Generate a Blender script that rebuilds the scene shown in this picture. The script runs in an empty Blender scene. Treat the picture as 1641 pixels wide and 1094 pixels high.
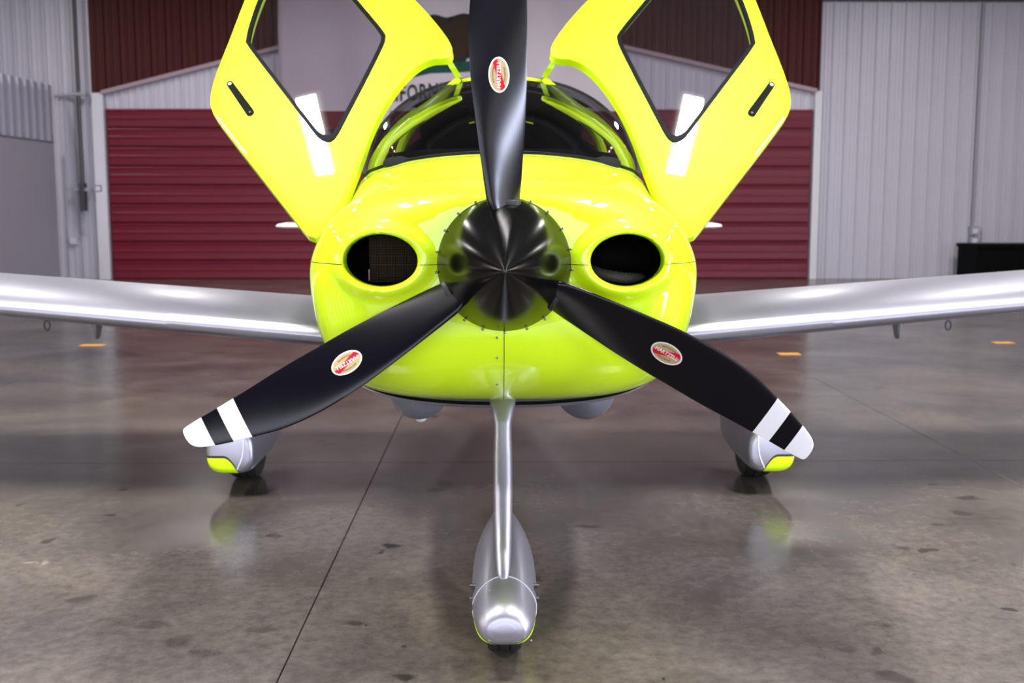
import bpy, bmesh, math, random
import numpy as np
from mathutils import Vector, Matrix
random.seed(7)
sc = bpy.context.scene
col = sc.collection
PI = math.pi

# ------------------------------------------------------------------ camera
F_PX, W_PX, H_PX = 1720.0, 1641.0, 1094.0
CAM = Vector((-0.019, 0.0, 1.35))
PITCH, YAW = math.radians(6.86), math.radians(0.78)
cd = bpy.data.cameras.new('camera'); cam = bpy.data.objects.new('camera', cd); col.objects.link(cam)
cam.location = CAM
cam.rotation_euler = (PI / 2 - PITCH, 0, -YAW)
cd.sensor_width = 36.0
cd.lens = F_PX / W_PX * 36.0
cd.clip_start = 0.05
cd.clip_end = 200
cd.dof.use_dof = True
cd.dof.focus_distance = 2.95
cd.dof.aperture_fstop = 4.5
sc.camera = cam
CR = cam.rotation_euler.to_matrix()
def at(px, py, Y):
    """point of the plane y=Y seen at pixel (px, py)"""
    d = CR @ Vector((px - W_PX / 2, -(py - H_PX / 2), -F_PX))
    return CAM + d * (Y / d.y)

# ------------------------------------------------------------------ view, world, lights
sc.view_settings.view_transform = 'Standard'
sc.view_settings.look = 'None'
sc.view_settings.gamma = 1
sc.view_settings.use_curve_mapping = False
sc.view_settings.exposure = 0.35
w = bpy.data.worlds.new('world'); sc.world = w; w.use_nodes = True
bg = w.node_tree.nodes['Background']
bg.inputs[0].default_value = (0.80, 0.88, 1.0, 1)
bg.inputs[1].default_value = 0.30

def area(name, loc, size, rot, power, colr):
    l = bpy.data.lights.new(name, 'AREA'); l.shape = 'RECTANGLE'
    l.size, l.size_y = size; l.energy = power; l.color = colr
    o = bpy.data.objects.new(name, l); o.location = loc; o.rotation_euler = rot
    col.objects.link(o); return o
# daylight entering through the open hangar front behind the camera
area('daylight', (0, -7.7, 1.9), (18, 3.4), (math.radians(90), 0, 0), 820, (0.86, 0.87, 1.0))
# unseen light added at the right wall for the bluish streak on the upper blade
area('streak_light', (13.2, -1.4, 1.75), (1.3, 3.3), (math.radians(90), 0, math.radians(90)), 1200, (0.72, 0.78, 1.0))
# rows of ceiling lamps (bodies are built further down)
LAMPS = []
for x in (-7.2, -2.4, 2.4, 7.2):
    LAMPS.append((x, 2.6, 6.2, 440, 1.7))
for x in (-9.6, -4.8, 0, 4.8, 9.6):
    LAMPS.append((x, 9.6, 6.2, 55, 1.5))
    LAMPS.append((x, 17.0, 6.2, 125, 1.5))
for (x, y, z, p, ln) in LAMPS:
    area('lamp_light', (x, y, z - 0.05), (0.30, ln), (0, 0, 0), p, (1.0, 0.96, 0.95))

# ------------------------------------------------------------------ materials
M = {}
def mat(name, base=(.5, .5, .5), rough=.5, metal=0., coat=0., coat_rough=.03, spec=.5, emit=None, es=0,
        var=0.0, vscale=8.0, bump=0.0, bscale=60.0, stretch=(1, 1, 1)):
    m = bpy.data.materials.new(name); m.use_nodes = True
    nt = m.node_tree; b = nt.nodes['Principled BSDF']
    b.inputs['Base Color'].default_value = (*base, 1)
    b.inputs['Roughness'].default_value = rough
    b.inputs['Metallic'].default_value = metal
    b.inputs['Coat Weight'].default_value = coat
    b.inputs['Coat Roughness'].default_value = coat_rough
    b.inputs['Specular IOR Level'].default_value = spec
    if emit: 
        b.inputs['Emission Color'].default_value = (*emit, 1); b.inputs['Emission Strength'].default_value = es
    g = nt.nodes.new('ShaderNodeNewGeometry'); mp = nt.nodes.new('ShaderNodeMapping')
    mp.inputs['Scale'].default_value = stretch
    nt.links.new(g.outputs['Position'], mp.inputs['Vector'])
    if var:
        n = nt.nodes.new('ShaderNodeTexNoise'); n.inputs['Scale'].default_value = vscale; n.inputs['Detail'].default_value = 5
        nt.links.new(mp.outputs[0], n.inputs['Vector'])
        mx = nt.nodes.new('ShaderNodeMix'); mx.data_type = 'RGBA'
        mx.inputs[6].default_value = (*[c * (1 - var) for c in base], 1)
        mx.inputs[7].default_value = (*[min(1, c * (1 + var)) for c in base], 1)
        nt.links.new(n.outputs[0], mx.inputs[0]); nt.links.new(mx.outputs[2], b.inputs['Base Color'])
        r = nt.nodes.new('ShaderNodeMath'); r.operation = 'MULTIPLY_ADD'
        r.inputs[1].default_value = var * .5; r.inputs[2].default_value = max(0, rough - var * .25)
        nt.links.new(n.outputs[0], r.inputs[0]); nt.links.new(r.outputs[0], b.inputs['Roughness'])
    if bump:
        n2 = nt.nodes.new('ShaderNodeTexNoise'); n2.inputs['Scale'].default_value = bscale
        nt.links.new(mp.outputs[0], n2.inputs['Vector'])
        bp = nt.nodes.new('ShaderNodeBump'); bp.inputs['Strength'].default_value = bump; bp.inputs['Distance'].default_value = .003
        nt.links.new(n2.outputs[0], bp.inputs['Height']); nt.links.new(bp.outputs[0], b.inputs['Normal'])
    M[name] = m
    return m

LIME = (0.66, 0.97, 0.0)
mat('lime_paint', LIME, .55, coat=1.0, coat_rough=.03, spec=.3, var=.03, vscale=1.5)
mat('silver_paint', (.40, .40, .47), .42, metal=.88, coat=.2, coat_rough=.2, var=.06, vscale=4)
mat('grey_belly', (.20, .21, .25), .45, metal=.3, var=.08, vscale=6)
mat('black_paint', (.0015, .0015, .004),    .24, spec=.30, var=.01, vscale=20)
mat('spinner_black', (.0015, .0015, .0015), .17, spec=.34)
mat('white_paint', (.85, .85, .88), .4, var=.02)
mat('black_rubber', (.012, .012, .013), .6, bump=.3)
mat('seal_black', (.001, .0015, .004), .55, spec=.08, var=.1)
mat('duct_black', (.002, .002, .002), .7, spec=.1, var=.1)
mat('hose', (.05, .045, .04), .6, bump=.8, bscale=200, var=.3, vscale=80)
mat('wire', (.10, .075, .05), .4, metal=.6, var=.2)
mat('screw', (.35, .35, .36), .3, metal=1, var=.1)
mat('seam', (.03, .04, .01), .6, var=.05)
mat('pale_seam', (.75, .76, .85), .4, var=.05)
mat('interior_dark', (.006, .006, .007), .8, spec=.1, var=.2)
mat('interior_grey', (.010, .010, .012), .85, spec=.05, var=.2)
mat('gold', (.42, .32, .15), .6, spec=.1, var=.05)
mat('decal_red', (.62, .005, .03), .6, spec=.1, var=.05)
mat('decal_white', (.72, .71, .69), .6, spec=.1, var=.02)
mat('decal_black', (.06, .06, .03), .5, var=.05)
mat('white_sheet', (.50, .485, .56), .38, var=.05, vscale=1.2, spec=.5)
mat('white_trim', (.62, .61, .66), .4, var=.04)
mat('mauve_trim', (.34, .25, .28), .5, var=.05)
mat('maroon_sheet', (.055, .005, .004), .55, spec=.25, var=.12, vscale=1.5)
mat('crimson_panel', (.13, .004, .018), .36, spec=.3, var=.10, vscale=1.5, stretch=(.3, 1, 3))
mat('panel_grey', (.30, .285, .34), .45, var=.04, vscale=2)
mat('partition_sheet', (.30, .29, .36), .35, var=.05)
mat('pipe_dark', (.07, .07, .08), .5, metal=.5, var=.2)
mat('pipe_pale', (.30, .30, .34), .5, var=.1)
mat('box_pale', (.55, .55, .60), .5, var=.05)
mat('chest_black', (.001, .001, .001), .7, spec=.1, var=.1)
mat('orange_tape', (.80, .36, .02), .5, var=.1, vscale=30)
mat('ceiling_metal', (.12, .115, .12), .6, var=.08, vscale=2)
mat('lamp_body', (.5, .5, .5), .4, var=.05)
mat('lit_pane', (.8, .8, .8), .3, emit=(1, .95, .84), es=7)
mat('lamp_diffuser', (1, 1, 1), .5, emit=(1, .95, .9), es=9)
mat('flag_cloth', (.50, .45, .50), .85, var=.06, vscale=1.5)
mat('flag_green', (.0, .055, .038), .85, var=.15)
mat('flag_brown', (.024, .011, .003), .85, var=.5, vscale=3)
mat('flag_black', (.01, .01, .012), .85, var=.1)
mat('flag_red', (.13, .008, .015), .85, var=.08)
mat('joint_dark', (.03, .028, .026), .8, var=.2)
mat('placard_ink', (.45, .55, .02), .5, var=.05)
mat('beacon_clear', (.6, .6, .62), .15, var=.05)

def glass(name, tint, refl):
    m = bpy.data.materials.new(name); m.use_nodes = True; nt = m.node_tree
    nt.nodes.remove(nt.nodes['Principled BSDF']); out = nt.nodes['Material Output']
    t = nt.nodes.new('ShaderNodeBsdfTransparent'); t.inputs[0].default_value = (*tint, 1)
    g = nt.nodes.new('ShaderNodeBsdfGlossy'); g.inputs['Roughness'].default_value = .02
    g.inputs['Color'].default_value = (1, 1, 1, 1)
    lw = nt.nodes.new('ShaderNodeLayerWeight'); lw.inputs[0].default_value = .5
    f5 = nt.nodes.new('ShaderNodeMath'); f5.operation = 'POWER'; f5.inputs[1].default_value = 4
    fr = nt.nodes.new('ShaderNodeMath'); fr.operation = 'MULTIPLY_ADD'; fr.inputs[1].default_value = 1 - refl; fr.inputs[2].default_value = refl
    nt.links.new(lw.outputs['Facing'], f5.inputs[0]); nt.links.new(f5.outputs[0], fr.inputs[0])
    mx = nt.nodes.new('ShaderNodeMixShader')
    nt.links.new(fr.outputs[0], mx.inputs[0]); nt.links.new(t.outputs[0], mx.inputs[1]); nt.links.new(g.outputs[0], mx.inputs[2])
    nt.links.new(mx.outputs[0], out.inputs['Surface']); M[name] = m
glass('windscreen_glass', (.34, .35, .37), .035)
glass('door_glass', (.66, .63, .68), .12)

def node(nt, typ, **kw):
    n = nt.nodes.new(typ)
    for k, v in kw.items(): setattr(n, k, v)
    return n
def mth(nt, op, a, b=None, c=None):
    n = node(nt, 'ShaderNodeMath', operation=op)
    for i, v in enumerate((a, b, c)):
        if v is None: continue
        if isinstance(v, (int, float)): n.inputs[i].default_value = v
        else: nt.links.new(v, n.inputs[i])
    return n.outputs[0]

# concrete floor: mottled, stained, sealed
def floor_material():
    m = bpy.data.materials.new('sealed_concrete'); m.use_nodes = True; nt = m.node_tree; b = nt.nodes['Principled BSDF']
    g = node(nt, 'ShaderNodeNewGeometry')
    def noise(scale, detail=6, rough=.6, dist=0):
        n = node(nt, 'ShaderNodeTexNoise'); n.inputs['Scale'].default_value = scale
        n.inputs['Detail'].default_value = detail; n.inputs['Roughness'].default_value = rough
        n.inputs['Distortion'].default_value = dist
        nt.links.new(g.outputs['Position'], n.inputs['Vector']); return n.outputs[0]
    def ramp(src, stops):
        r = node(nt, 'ShaderNodeValToRGB'); e = r.color_ramp.elements
        while len(e) < len(stops): e.new(.5)
        for k, (p, c) in enumerate(stops): e[k].position = p; e[k].color = (*c, 1) if len(c) == 3 else c
        nt.links.new(src, r.inputs[0]); return r.outputs[0]
    base = ramp(noise(.9, 8, .62, .4), [(.32, (.046, .040, .038)), (.5, (.092, .080, .073)), (.68, (.142, .124, .107))])
    tint = ramp(noise(.5, 3, .5), [(.4, (.93, .93, 1.0)), (.62, (1.05, 1.02, .90))])
    m1 = node(nt, 'ShaderNodeMix', data_type='RGBA', blend_type='MULTIPLY'); m1.inputs[0].default_value = 1
    nt.links.new(base, m1.inputs[6]); nt.links.new(tint, m1.inputs[7])
    fine = ramp(noise(22, 5, .7), [(.3, (.68, .68, .68)), (.7, (1.28, 1.28, 1.28))])
    m2 = node(nt, 'ShaderNodeMix', data_type='RGBA', blend_type='MULTIPLY'); m2.inputs[0].default_value = 1
    nt.links.new(m1.outputs[2], m2.inputs[6]); nt.links.new(fine, m2.inputs[7])
    # drips: thresholded voronoi cells kept only where a noise allows them
    v = node(nt, 'ShaderNodeTexVoronoi'); v.inputs['Scale'].default_value = 4.6
    wv = node(nt, 'ShaderNodeVectorMath', operation='ADD')
    nz = node(nt, 'ShaderNodeTexNoise'); nz.inputs['Scale'].default_value = 9
    nt.links.new(g.outputs['Position'], nz.inputs['Vector'])
    sc_ = node(nt, 'ShaderNodeVectorMath', operation='SCALE'); sc_.inputs[3].default_value = .13
    nt.links.new(nz.outputs[1], sc_.inputs[0]); nt.links.new(g.outputs['Position'], wv.inputs[0]); nt.links.new(sc_.outputs[0], wv.inputs[1])
    nt.links.new(wv.outputs[0], v.inputs['Vector'])
    gate = mth(nt, 'MULTIPLY', mth(nt, 'SUBTRACT', noise(1.3, 2), .43), .9)
    thr = mth(nt, 'SUBTRACT', gate, v.outputs[0])
    spots = ramp(mth(nt, 'MULTIPLY_ADD', thr, 14, .45), [(.3, (1, 1, 1)), (.7, (.45, .43, .42))])
    m3 = node(nt, 'ShaderNodeMix', data_type='RGBA', blend_type='MULTIPLY'); m3.inputs[0].default_value = 1
    nt.links.new(m2.outputs[2], m3.inputs[6]); nt.links.new(spots, m3.inputs[7])
    cur = m3.outputs[2]
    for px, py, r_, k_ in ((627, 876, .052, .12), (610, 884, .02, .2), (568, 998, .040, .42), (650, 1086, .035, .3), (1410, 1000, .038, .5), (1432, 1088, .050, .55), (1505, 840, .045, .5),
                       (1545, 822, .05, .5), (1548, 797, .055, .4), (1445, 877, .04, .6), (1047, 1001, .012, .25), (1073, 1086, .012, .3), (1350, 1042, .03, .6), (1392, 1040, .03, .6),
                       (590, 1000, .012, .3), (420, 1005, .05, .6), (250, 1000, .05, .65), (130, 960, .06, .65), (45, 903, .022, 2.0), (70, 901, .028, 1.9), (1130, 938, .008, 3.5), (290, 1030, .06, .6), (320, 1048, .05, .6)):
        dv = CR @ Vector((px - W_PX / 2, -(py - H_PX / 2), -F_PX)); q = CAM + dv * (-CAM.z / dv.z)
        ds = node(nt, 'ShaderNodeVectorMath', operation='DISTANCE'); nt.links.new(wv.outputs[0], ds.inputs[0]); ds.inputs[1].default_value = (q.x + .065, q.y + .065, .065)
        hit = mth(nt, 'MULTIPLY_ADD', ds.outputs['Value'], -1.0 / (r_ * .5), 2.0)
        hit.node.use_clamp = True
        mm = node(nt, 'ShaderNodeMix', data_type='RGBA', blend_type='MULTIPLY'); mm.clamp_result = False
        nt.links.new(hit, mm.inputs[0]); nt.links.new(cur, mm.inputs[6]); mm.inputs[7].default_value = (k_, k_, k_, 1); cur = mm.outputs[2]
    nt.links.new(cur, b.inputs['Base Color'])
    rr = mth(nt, 'MULTIPLY_ADD', noise(2.5, 6, .6), .22, .10)
    nt.links.new(rr, b.inputs['Roughness'])
    b.inputs['Specular IOR Level'].default_value = .45
    bp = node(nt, 'ShaderNodeBump'); bp.inputs['Strength'].default_value = .12; bp.inputs['Distance'].default_value = .004
    nt.links.new(noise(6, 6, .6), bp.inputs['Height']); nt.links.new(bp.outputs[0], b.inputs['Normal'])
    M['sealed_concrete'] = m
floor_material()

def masked(name, base_name, bands, expr):
    """copy of a paint whose colour changes where expr(nt, x, y, z) crosses a level: bands = [(level, colour)...] painted livery"""
    m = M[base_name].copy(); m.name = name; nt = m.node_tree; b = nt.nodes['Principled BSDF']
    tc = node(nt, 'ShaderNodeTexCoord'); sp = node(nt, 'ShaderNodeSeparateXYZ'); nt.links.new(tc.outputs['Object'], sp.inputs[0])
    v = expr(nt, sp.outputs[0], sp.outputs[1], sp.outputs[2])
    cur = b.inputs['Base Color'].links[0].from_socket
    met = b.inputs['Metallic'].default_value
    for lo, hi, c in bands:
        inside = mth(nt, 'MULTIPLY', mth(nt, 'GREATER_THAN', v, lo), mth(nt, 'LESS_THAN', v, hi))
        mx = node(nt, 'ShaderNodeMix', data_type='RGBA')
        nt.links.new(inside, mx.inputs[0]); nt.links.new(cur, mx.inputs[6]); mx.inputs[7].default_value = (*c, 1)
        cur = mx.outputs[2]
        if not isinstance(met, float) or met > 0:
            met = mth(nt, 'MULTIPLY', mth(nt, 'SUBTRACT', 1.0, inside), met)
    if not isinstance(met, float): nt.links.new(met, b.inputs['Metallic'])
    nt.links.new(cur, b.inputs['Base Color']); M[name] = m

# blade: white tip bands painted by distance from the hub (local z)
S = 2.96 / 1720
masked('blade_paint', 'black_paint', [(490 * S, 521 * S, (.85, .85, .88)), (551 * S, 9, (.85, .85, .88))], lambda nt, x, y, z: z)
def nose_expr(nt, x, y, z):
    return mth(nt, 'SUBTRACT', z, mth(nt, 'MULTIPLY', mth(nt, 'MULTIPLY', x, x), 6.0))
masked('nose_fairing_paint', 'silver_paint', [(-9, .110, LIME), (.110, .1135, (.01, .01, .01))], nose_expr)
def main_expr(sgn):
    def f(nt, x, y, z):
        xo = mth(nt, 'MAXIMUM', mth(nt, 'MULTIPLY_ADD', x, -sgn, .03), 0.0)      # grows to the inboard side
        return mth(nt, 'MULTIPLY_ADD', mth(nt, 'MULTIPLY', xo, xo), 16.0, z)
    return f
for sgn, nm in ((-1, 'fairing_paint_left'), (1, 'fairing_paint_right')):
    masked(nm, 'silver_paint', [(-9, .200, LIME), (.200, .212, (.01, .01, .01))], main_expr(sgn))
masked('fuselage_paint', 'lime_paint', [(-9, .80, (.20, .21, .25))], lambda nt, x, y, z: mth(nt, 'MULTIPLY_ADD', mth(nt, 'LESS_THAN', y, 3.462), 5.0, z))

# ------------------------------------------------------------------ mesh helpers
def link(name, me, m=None, parent=None, smooth=True):
    o = bpy.data.objects.new(name, me); col.objects.link(o)
    if m is not None:
        for mm in (m if isinstance(m, (list, tuple)) else [m]): me.materials.append(M[mm])
    if smooth: me.shade_smooth()
    if parent: o.parent = parent
    return o
def mesh(name, vs, fs, m=None, parent=None, smooth=True, mi=None):
    me = bpy.data.meshes.new(name); me.from_pydata([tuple(v) for v in vs], [], fs); me.update()
    bm = bmesh.new(); bm.from_mesh(me); bmesh.ops.remove_doubles(bm, verts=bm.verts, dist=1e-6) if mi is None else None
    bmesh.ops.recalc_face_normals(bm, faces=bm.faces); bm.to_mesh(me); bm.free()
    o = link(name, me, m, parent, smooth)
    if mi is not None:
        for p, k in zip(me.polygons, mi): p.material_index = k
    return o
def empty(name, loc=(0, 0, 0), parent=None):
    o = bpy.data.objects.new(name, None); o.empty_display_size = .1; col.objects.link(o); o.location = loc
    if parent: o.parent = parent
    return o
def tag(o, label=None, cat=None, group=None, kind=None):
    if label: o['label'] = label
    if cat: o['category'] = cat
    if group: o['group'] = group
    if kind: o['kind'] = kind
    return o
class MB:
    def __init__(s): s.v = []; s.f = []; s.mi = []
    def add(s, vs, fs, k=0):
        n = len(s.v); s.v += [tuple(v) for v in vs]; s.f += [tuple(i + n for i in f) for f in fs]; s.mi += [k] * len(fs); return s
    def box(s, x0, x1, y0, y1, z0, z1, k=0):
        vs = [(x, y, z) for x in (x0, x1) for y in (y0, y1) for z in (z0, z1)]
        return s.add(vs, [(0, 1, 3, 2), (4, 6, 7, 5), (0, 4, 5, 1), (2, 3, 7, 6), (0, 2, 6, 4), (1, 5, 7, 3)], k)
    def tube(s, pts, r, n=8, k=0, closed=False, cap=True):
        pts = [Vector(p) for p in pts]; rs = r if isinstance(r, (list, tuple)) else [r] * len(pts)
        vs = []; fs = []; L = len(pts)
        for i, p in enumerate(pts):
            a = pts[(i - 1) % L] if (closed or i > 0) else p; b = pts[(i + 1) % L] if (closed or i < L - 1) else p
            t = (b - a).normalized(); up = Vector((0, 1, 0)) if abs(t.y) < .9 else Vector((0, 0, 1))
            u = t.cross(up).normalized(); v_ = t.cross(u)
            for j in range(n):
                a_ = 2 * PI * j / n; vs.append(p + (u * math.cos(a_) + v_ * math.sin(a_)) * rs[i])
        for i in range(L if closed else L - 1):
            for j in range(n):
                q = (i + 1) % L; fs.append((i * n + j, i * n + (j + 1) % n, q * n + (j + 1) % n, q * n + j))
        if not closed and cap: fs.append(tuple(range(n))); fs.append(tuple((L - 1) * n + j for j in range(n)))
        return s.add(vs, fs, k)
    def ell(s, c, r, nu=20, nv=12, k=0):
        vs = []; fs = []
        for i in range(nv + 1):
            for j in range(nu):
                a = PI * i / nv; b = 2 * PI * j / nu
                vs.append((c[0] + r[0] * math.sin(a) * math.cos(b), c[1] + r[1] * math.sin(a) * math.sin(b), c[2] + r[2] * math.cos(a)))
        for i in range(nv):
            for j in range(nu): fs.append((i * nu + j, (i + 1) * nu + j, (i + 1) * nu + (j + 1) % nu, i * nu + (j + 1) % nu))
        return s.add(vs, fs, k)
    def build(s, name, m, parent=None, smooth=True):
        me = bpy.data.meshes.new(name); me.from_pydata(s.v, [], s.f); me.update()
        me.polygons.foreach_set('material_index', s.mi)
        bm = bmesh.new(); bm.from_mesh(me); bmesh.ops.remove_doubles(bm, verts=bm.verts, dist=1e-6)
        bmesh.ops.recalc_face_normals(bm, faces=bm.faces); bm.to_mesh(me); bm.free()
        o = link(name, me, m, parent, smooth)
        if smooth:
            try: me.set_sharp_from_angle(angle=math.radians(40))
            except Exception: pass
        return o
def grid(P, closed_u=False, closed_v=False):
    """P[i][j] -> verts, faces"""
    n, m_ = len(P), len(P[0]); vs = [p for row in P for p in row]; fs = []
    for i in range(n if closed_u else n - 1):
        for j in range(m_ if closed_v else m_ - 1):
            a, b = i, (i + 1) % n; c, d = j, (j + 1) % m_
            fs.append((a * m_ + c, a * m_ + d, b * m_ + d, b * m_ + c))
    return vs, fs
def catmull(pts, n, closed=False):
    pts = [np.array(p, float) for p in pts]; L = len(pts); out = []
    segs = L if closed else L - 1
    for i in range(segs):
        p0 = pts[(i - 1) % L] if (closed or i > 0) else 2 * pts[0] - pts[1]
        p1 = pts[i]; p2 = pts[(i + 1) % L]
        p3 = pts[(i + 2) % L] if (closed or i + 2 < L) else 2 * pts[-1] - pts[-2]
        for k in range(n):
            t = k / n
            out.append(.5 * ((2 * p1) + (-p0 + p2) * t + (2 * p0 - 5 * p1 + 4 * p2 - p3) * t * t + (-p0 + 3 * p1 - 3 * p2 + p3) * t ** 3))
    if not closed: out.append(pts[-1])
    return out

# ================================================================== SETTING
WY = 22.0                                             # back wall
floor = MB().box(-14, 14, -8, WY + .3, -.20, -.012).build('floor', 'joint_dark', smooth=False); tag(floor, 'sealed grey concrete floor slab bed', kind='structure')
me_slab = None
for i in range(-4, 5):
    for j in range(-3, 6):
        x0 = -.66 + 3.24 * i; y0 = 5.73 + 3.24 * j
        if me_slab is None:
            g = .002; b = .0015
            mb = MB(); vs = []
            def ring(o_, z): return [(o_, o_, z), (3.24 - o_, o_, z), (3.24 - o_, 3.24 - o_, z), (o_, 3.24 - o_, z)]
            vs = ring(g, -.012) + ring(g, -b) + ring(g + b, 0)
            fs = [(k, (k + 1) % 4, 4 + (k + 1) % 4, 4 + k) for k in range(4)] + [(4 + k, 4 + (k + 1) % 4, 8 + (k + 1) % 4, 8 + k) for k in range(4)] + [(8, 9, 10, 11)]
            o = mb.add(vs, fs).build('concrete_slab', 'sealed_concrete', floor, smooth=False); me_slab = o.data
        else:
            o = bpy.data.objects.new('concrete_slab', me_slab); col.objects.link(o); o.parent = floor
        o.location = (x0, y0, 0)

def px_x(px, Y=WY): return at(px, 340, Y).x
def px_z(py, Y=WY, px=800): return at(px, py, Y).z
X_L, X_R = px_x(178), px_x(1296)                      # door opening edges
def sheet_mesh(name, wd, h, ribs, m, depth=.035, horizontal=False):
    """corrugated sheet, width along x, height along z, ribs proud of the plane towards -y"""
    prof = []
    p = wd / ribs
    for k in range(ribs):
        o_ = k * p
        prof += [(o_ + p * a, d) for a, d in ((0.0, 0), (.27, 0), (.30, -.02), (.36, -.02), (.39, 0), (.54, 0), (.57, -.02), (.63, -.02), (.66, 0), (.78, 0), (.84, -depth), (.94, -depth))]
    prof.append((wd, 0))
    vs = [(x, y, 0) for x, y in prof] + [(x, y, h) for x, y in prof]
    n = len(prof); fs = [(k, k + 1, n + k + 1, n + k) for k in range(n - 1)]
    me = bpy.data.meshes.new(name); me.from_pydata(vs, [], fs); me.materials.append(M[m]); return me

wall = MB().box(-14, 14, WY + .04, WY + .2, 0, 7).build('wall_back', 'white_sheet', smooth=False); tag(wall, kind='structure')
SW = .87                                              # a sheet = three ribs
me_w = sheet_mesh('wall_sheet', SW, 5.75, 3, 'white_sheet', .055)
def place(me, name, parent, loc, rot=(0, 0, 0)):
    o = bpy.data.objects.new(name, me); col.objects.link(o); o.parent = parent; o.location = loc; o.rotation_euler = rot; return o
x = px_x(158) - SW
while x > -14: place(me_w, 'wall_sheet', wall, (x, WY, 0)); x -= SW
x = px_x(1306)
while x < 13.4: place(me_w, 'wall_sheet', wall, (x, WY, 0)); x += SW
# maroon gable sheets above the sloped trim, white infill sheets below it
xa, xb = px_x(158), px_x(1306)
xm = (xa + xb) / 2 - .3
def trim_z(x_):
    zl, zm, zr = px_z(150, px=178), px_z(12, px=740), px_z(147, px=1298)
    if x_ < xm: return zl + (zm - zl) * (x_ - X_L) / (xm - X_L)
    return zm + (zr - zm) * (x_ - xm) / (X_R - xm)
nS = 16; sw = (xb - xa) / nS
z_doortop = px_z(175)
for k in range(nS):
    x0 = xa + k * sw; prof = []
    for q in range(3):
        o_ = q * sw / 3; p = sw / 3
        prof += [(x0 + o_ + p * a, d) for a, d in ((0, 0), (.30, 0), (.36, -.02), (.44, -.02), (.5, 0), (.76, 0), (.82, -.045), (.94, -.045))]
    prof.append((x0 + sw, 0)); n = len(prof)
    vs = [(a, WY + d - .06, max(trim_z(min(max(a, X_L), X_R)), z_doortop)) for a, d in prof] + [(a, WY + d - .06, 6.4) for a, d in prof]
    mesh('gable_sheet', vs, [(i, i + 1, n + i + 1, n + i) for i in range(n - 1)], 'maroon_sheet', wall, smooth=False)
    if x0 > X_L - .5:
        prof2 = [(max(a, X_L), d * .6) for a, d in prof]
        vs = [(a, WY + d, z_doortop) for a, d in prof2] + [(a, WY + d, trim_z(min(max(a, X_L), X_R))) for a, d in prof2]
        mesh('infill_sheet', vs, [(i, i + 1, n + i + 1, n + i) for i in range(n - 1)], 'white_sheet', wall, smooth=False)
tr = MB()
for (p, q) in ((X_L - .05, xm), (xm, X_R + .05)):
    a = Vector((p, WY - .16, trim_z(max(p, X_L)))); b = Vector((q, WY - .16, trim_z(min(q, X_R))))
    vs = [v + Vector((0, dy, dz)) for v in (a, b) for dy in (0, .14) for dz in (-.035, .045)]
    tr.add(vs, [(0, 1, 3, 2), (4, 6, 7, 5), (0, 4, 5, 1), (2, 3, 7, 6), (0, 2, 6, 4), (1, 5, 7, 3)])
tag(tr.build('trim_1', 'mauve_trim', smooth=False), kind='structure')
t2 = MB().box(X_L - .24, X_L - .02, WY - .14, WY + .02, 0, trim_z(X_L)).build('trim_2', 'white_trim', smooth=False); tag(t2, kind='structure')
t3 = MB().box(X_R + .02, X_R + .16, WY - .14, WY + .02, 0, trim_z(X_R)).build('trim_3', 'white_trim', smooth=False); tag(t3, kind='structure')
# crimson horizontal-panel door
door1 = MB().box(X_L, X_R, WY - .03, WY + .03, 0, z_doortop).build('door_1', 'crimson_panel', smooth=False)
tag(door1, 'wide crimson hangar door of horizontal steel panels', kind='structure')
NP = 9; ph = z_doortop / NP; wdoor = X_R - X_L - .06
prof = [(0, 0), (.03, -.045), (.10, -.049), (.35, -.042), (.42, -.042), (.46, -.047), (.54, -.047), (.58, -.042), (.80, -.042), (.92, -.049), (.96, -.045), (.985, 0)]
me_p = bpy.data.meshes.new('door_panel')
vs = [(0, d, t * ph) for t, d in prof] + [(wdoor, d, t * ph) for t, d in prof]; n = len(prof)
me_p.from_pydata(vs, [], [(i, n + i, n + i + 1, i + 1) for i in range(n - 1)] + [tuple(range(n)), tuple(range(2 * n - 1, n - 1, -1))]); me_p.materials.append(M['crimson_panel'])
for k in range(NP): place(me_p, 'door_panel', door1, (X_L + .03, WY - .04, k * ph))
# side walls, front wall with the open hangar mouth, ceiling
wl = MB().box(-14.1, -13.9, -8, WY + .2, 0, 7).build('wall_left', 'maroon_sheet', smooth=False); tag(wl, kind='structure')
wr = MB().box(13.4, 13.6, -8, WY + .2, 0, 7).build('wall_right', 'maroon_sheet', smooth=False); tag(wr, kind='structure')
for k in range(3):
    place(me_w, 'wall_sheet', wr, (13.38, WY - k * SW, 0), (0, 0, -PI / 2))
wf = MB().box(-14, -9.2, -8.1, -7.9, 0, 7).box(9.2, 13.5, -8.1, -7.9, 0, 7).box(-9.2, 9.2, -8.1, -7.9, 3.8, 7).build('wall_front', 'maroon_sheet', smooth=False); tag(wf, kind='structure')
nw = 0
for sx_ in (-13.88, 13.36):
    for k in range(8):
        yy = -6.2 + 1.9 * k
        if sx_ > 0 and 1 <= k <= 3: continue
        nw += 1; a_, b_ = sorted((sx_, sx_ - math.copysign(.06, sx_)))
        wn = MB().box(a_, b_, yy - .62, yy + .62, 2.3, 4.7).build('window_%d' % nw, 'white_trim', smooth=False); tag(wn, kind='structure')
        a_, b_ = sorted((sx_ - math.copysign(.06, sx_), sx_ - math.copysign(.08, sx_)))
        for zz in (2.95, 4.05):
            MB().box(a_, b_, yy - .5, yy + .5, zz - .5, zz + .5).build('pane', 'lit_pane', wn, smooth=False)
ce = MB().box(-14, 13.6, -8, WY + .2, 6.9, 7.05).build('ceiling', 'ceiling_metal', smooth=False); tag(ce, kind='structure')
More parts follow.
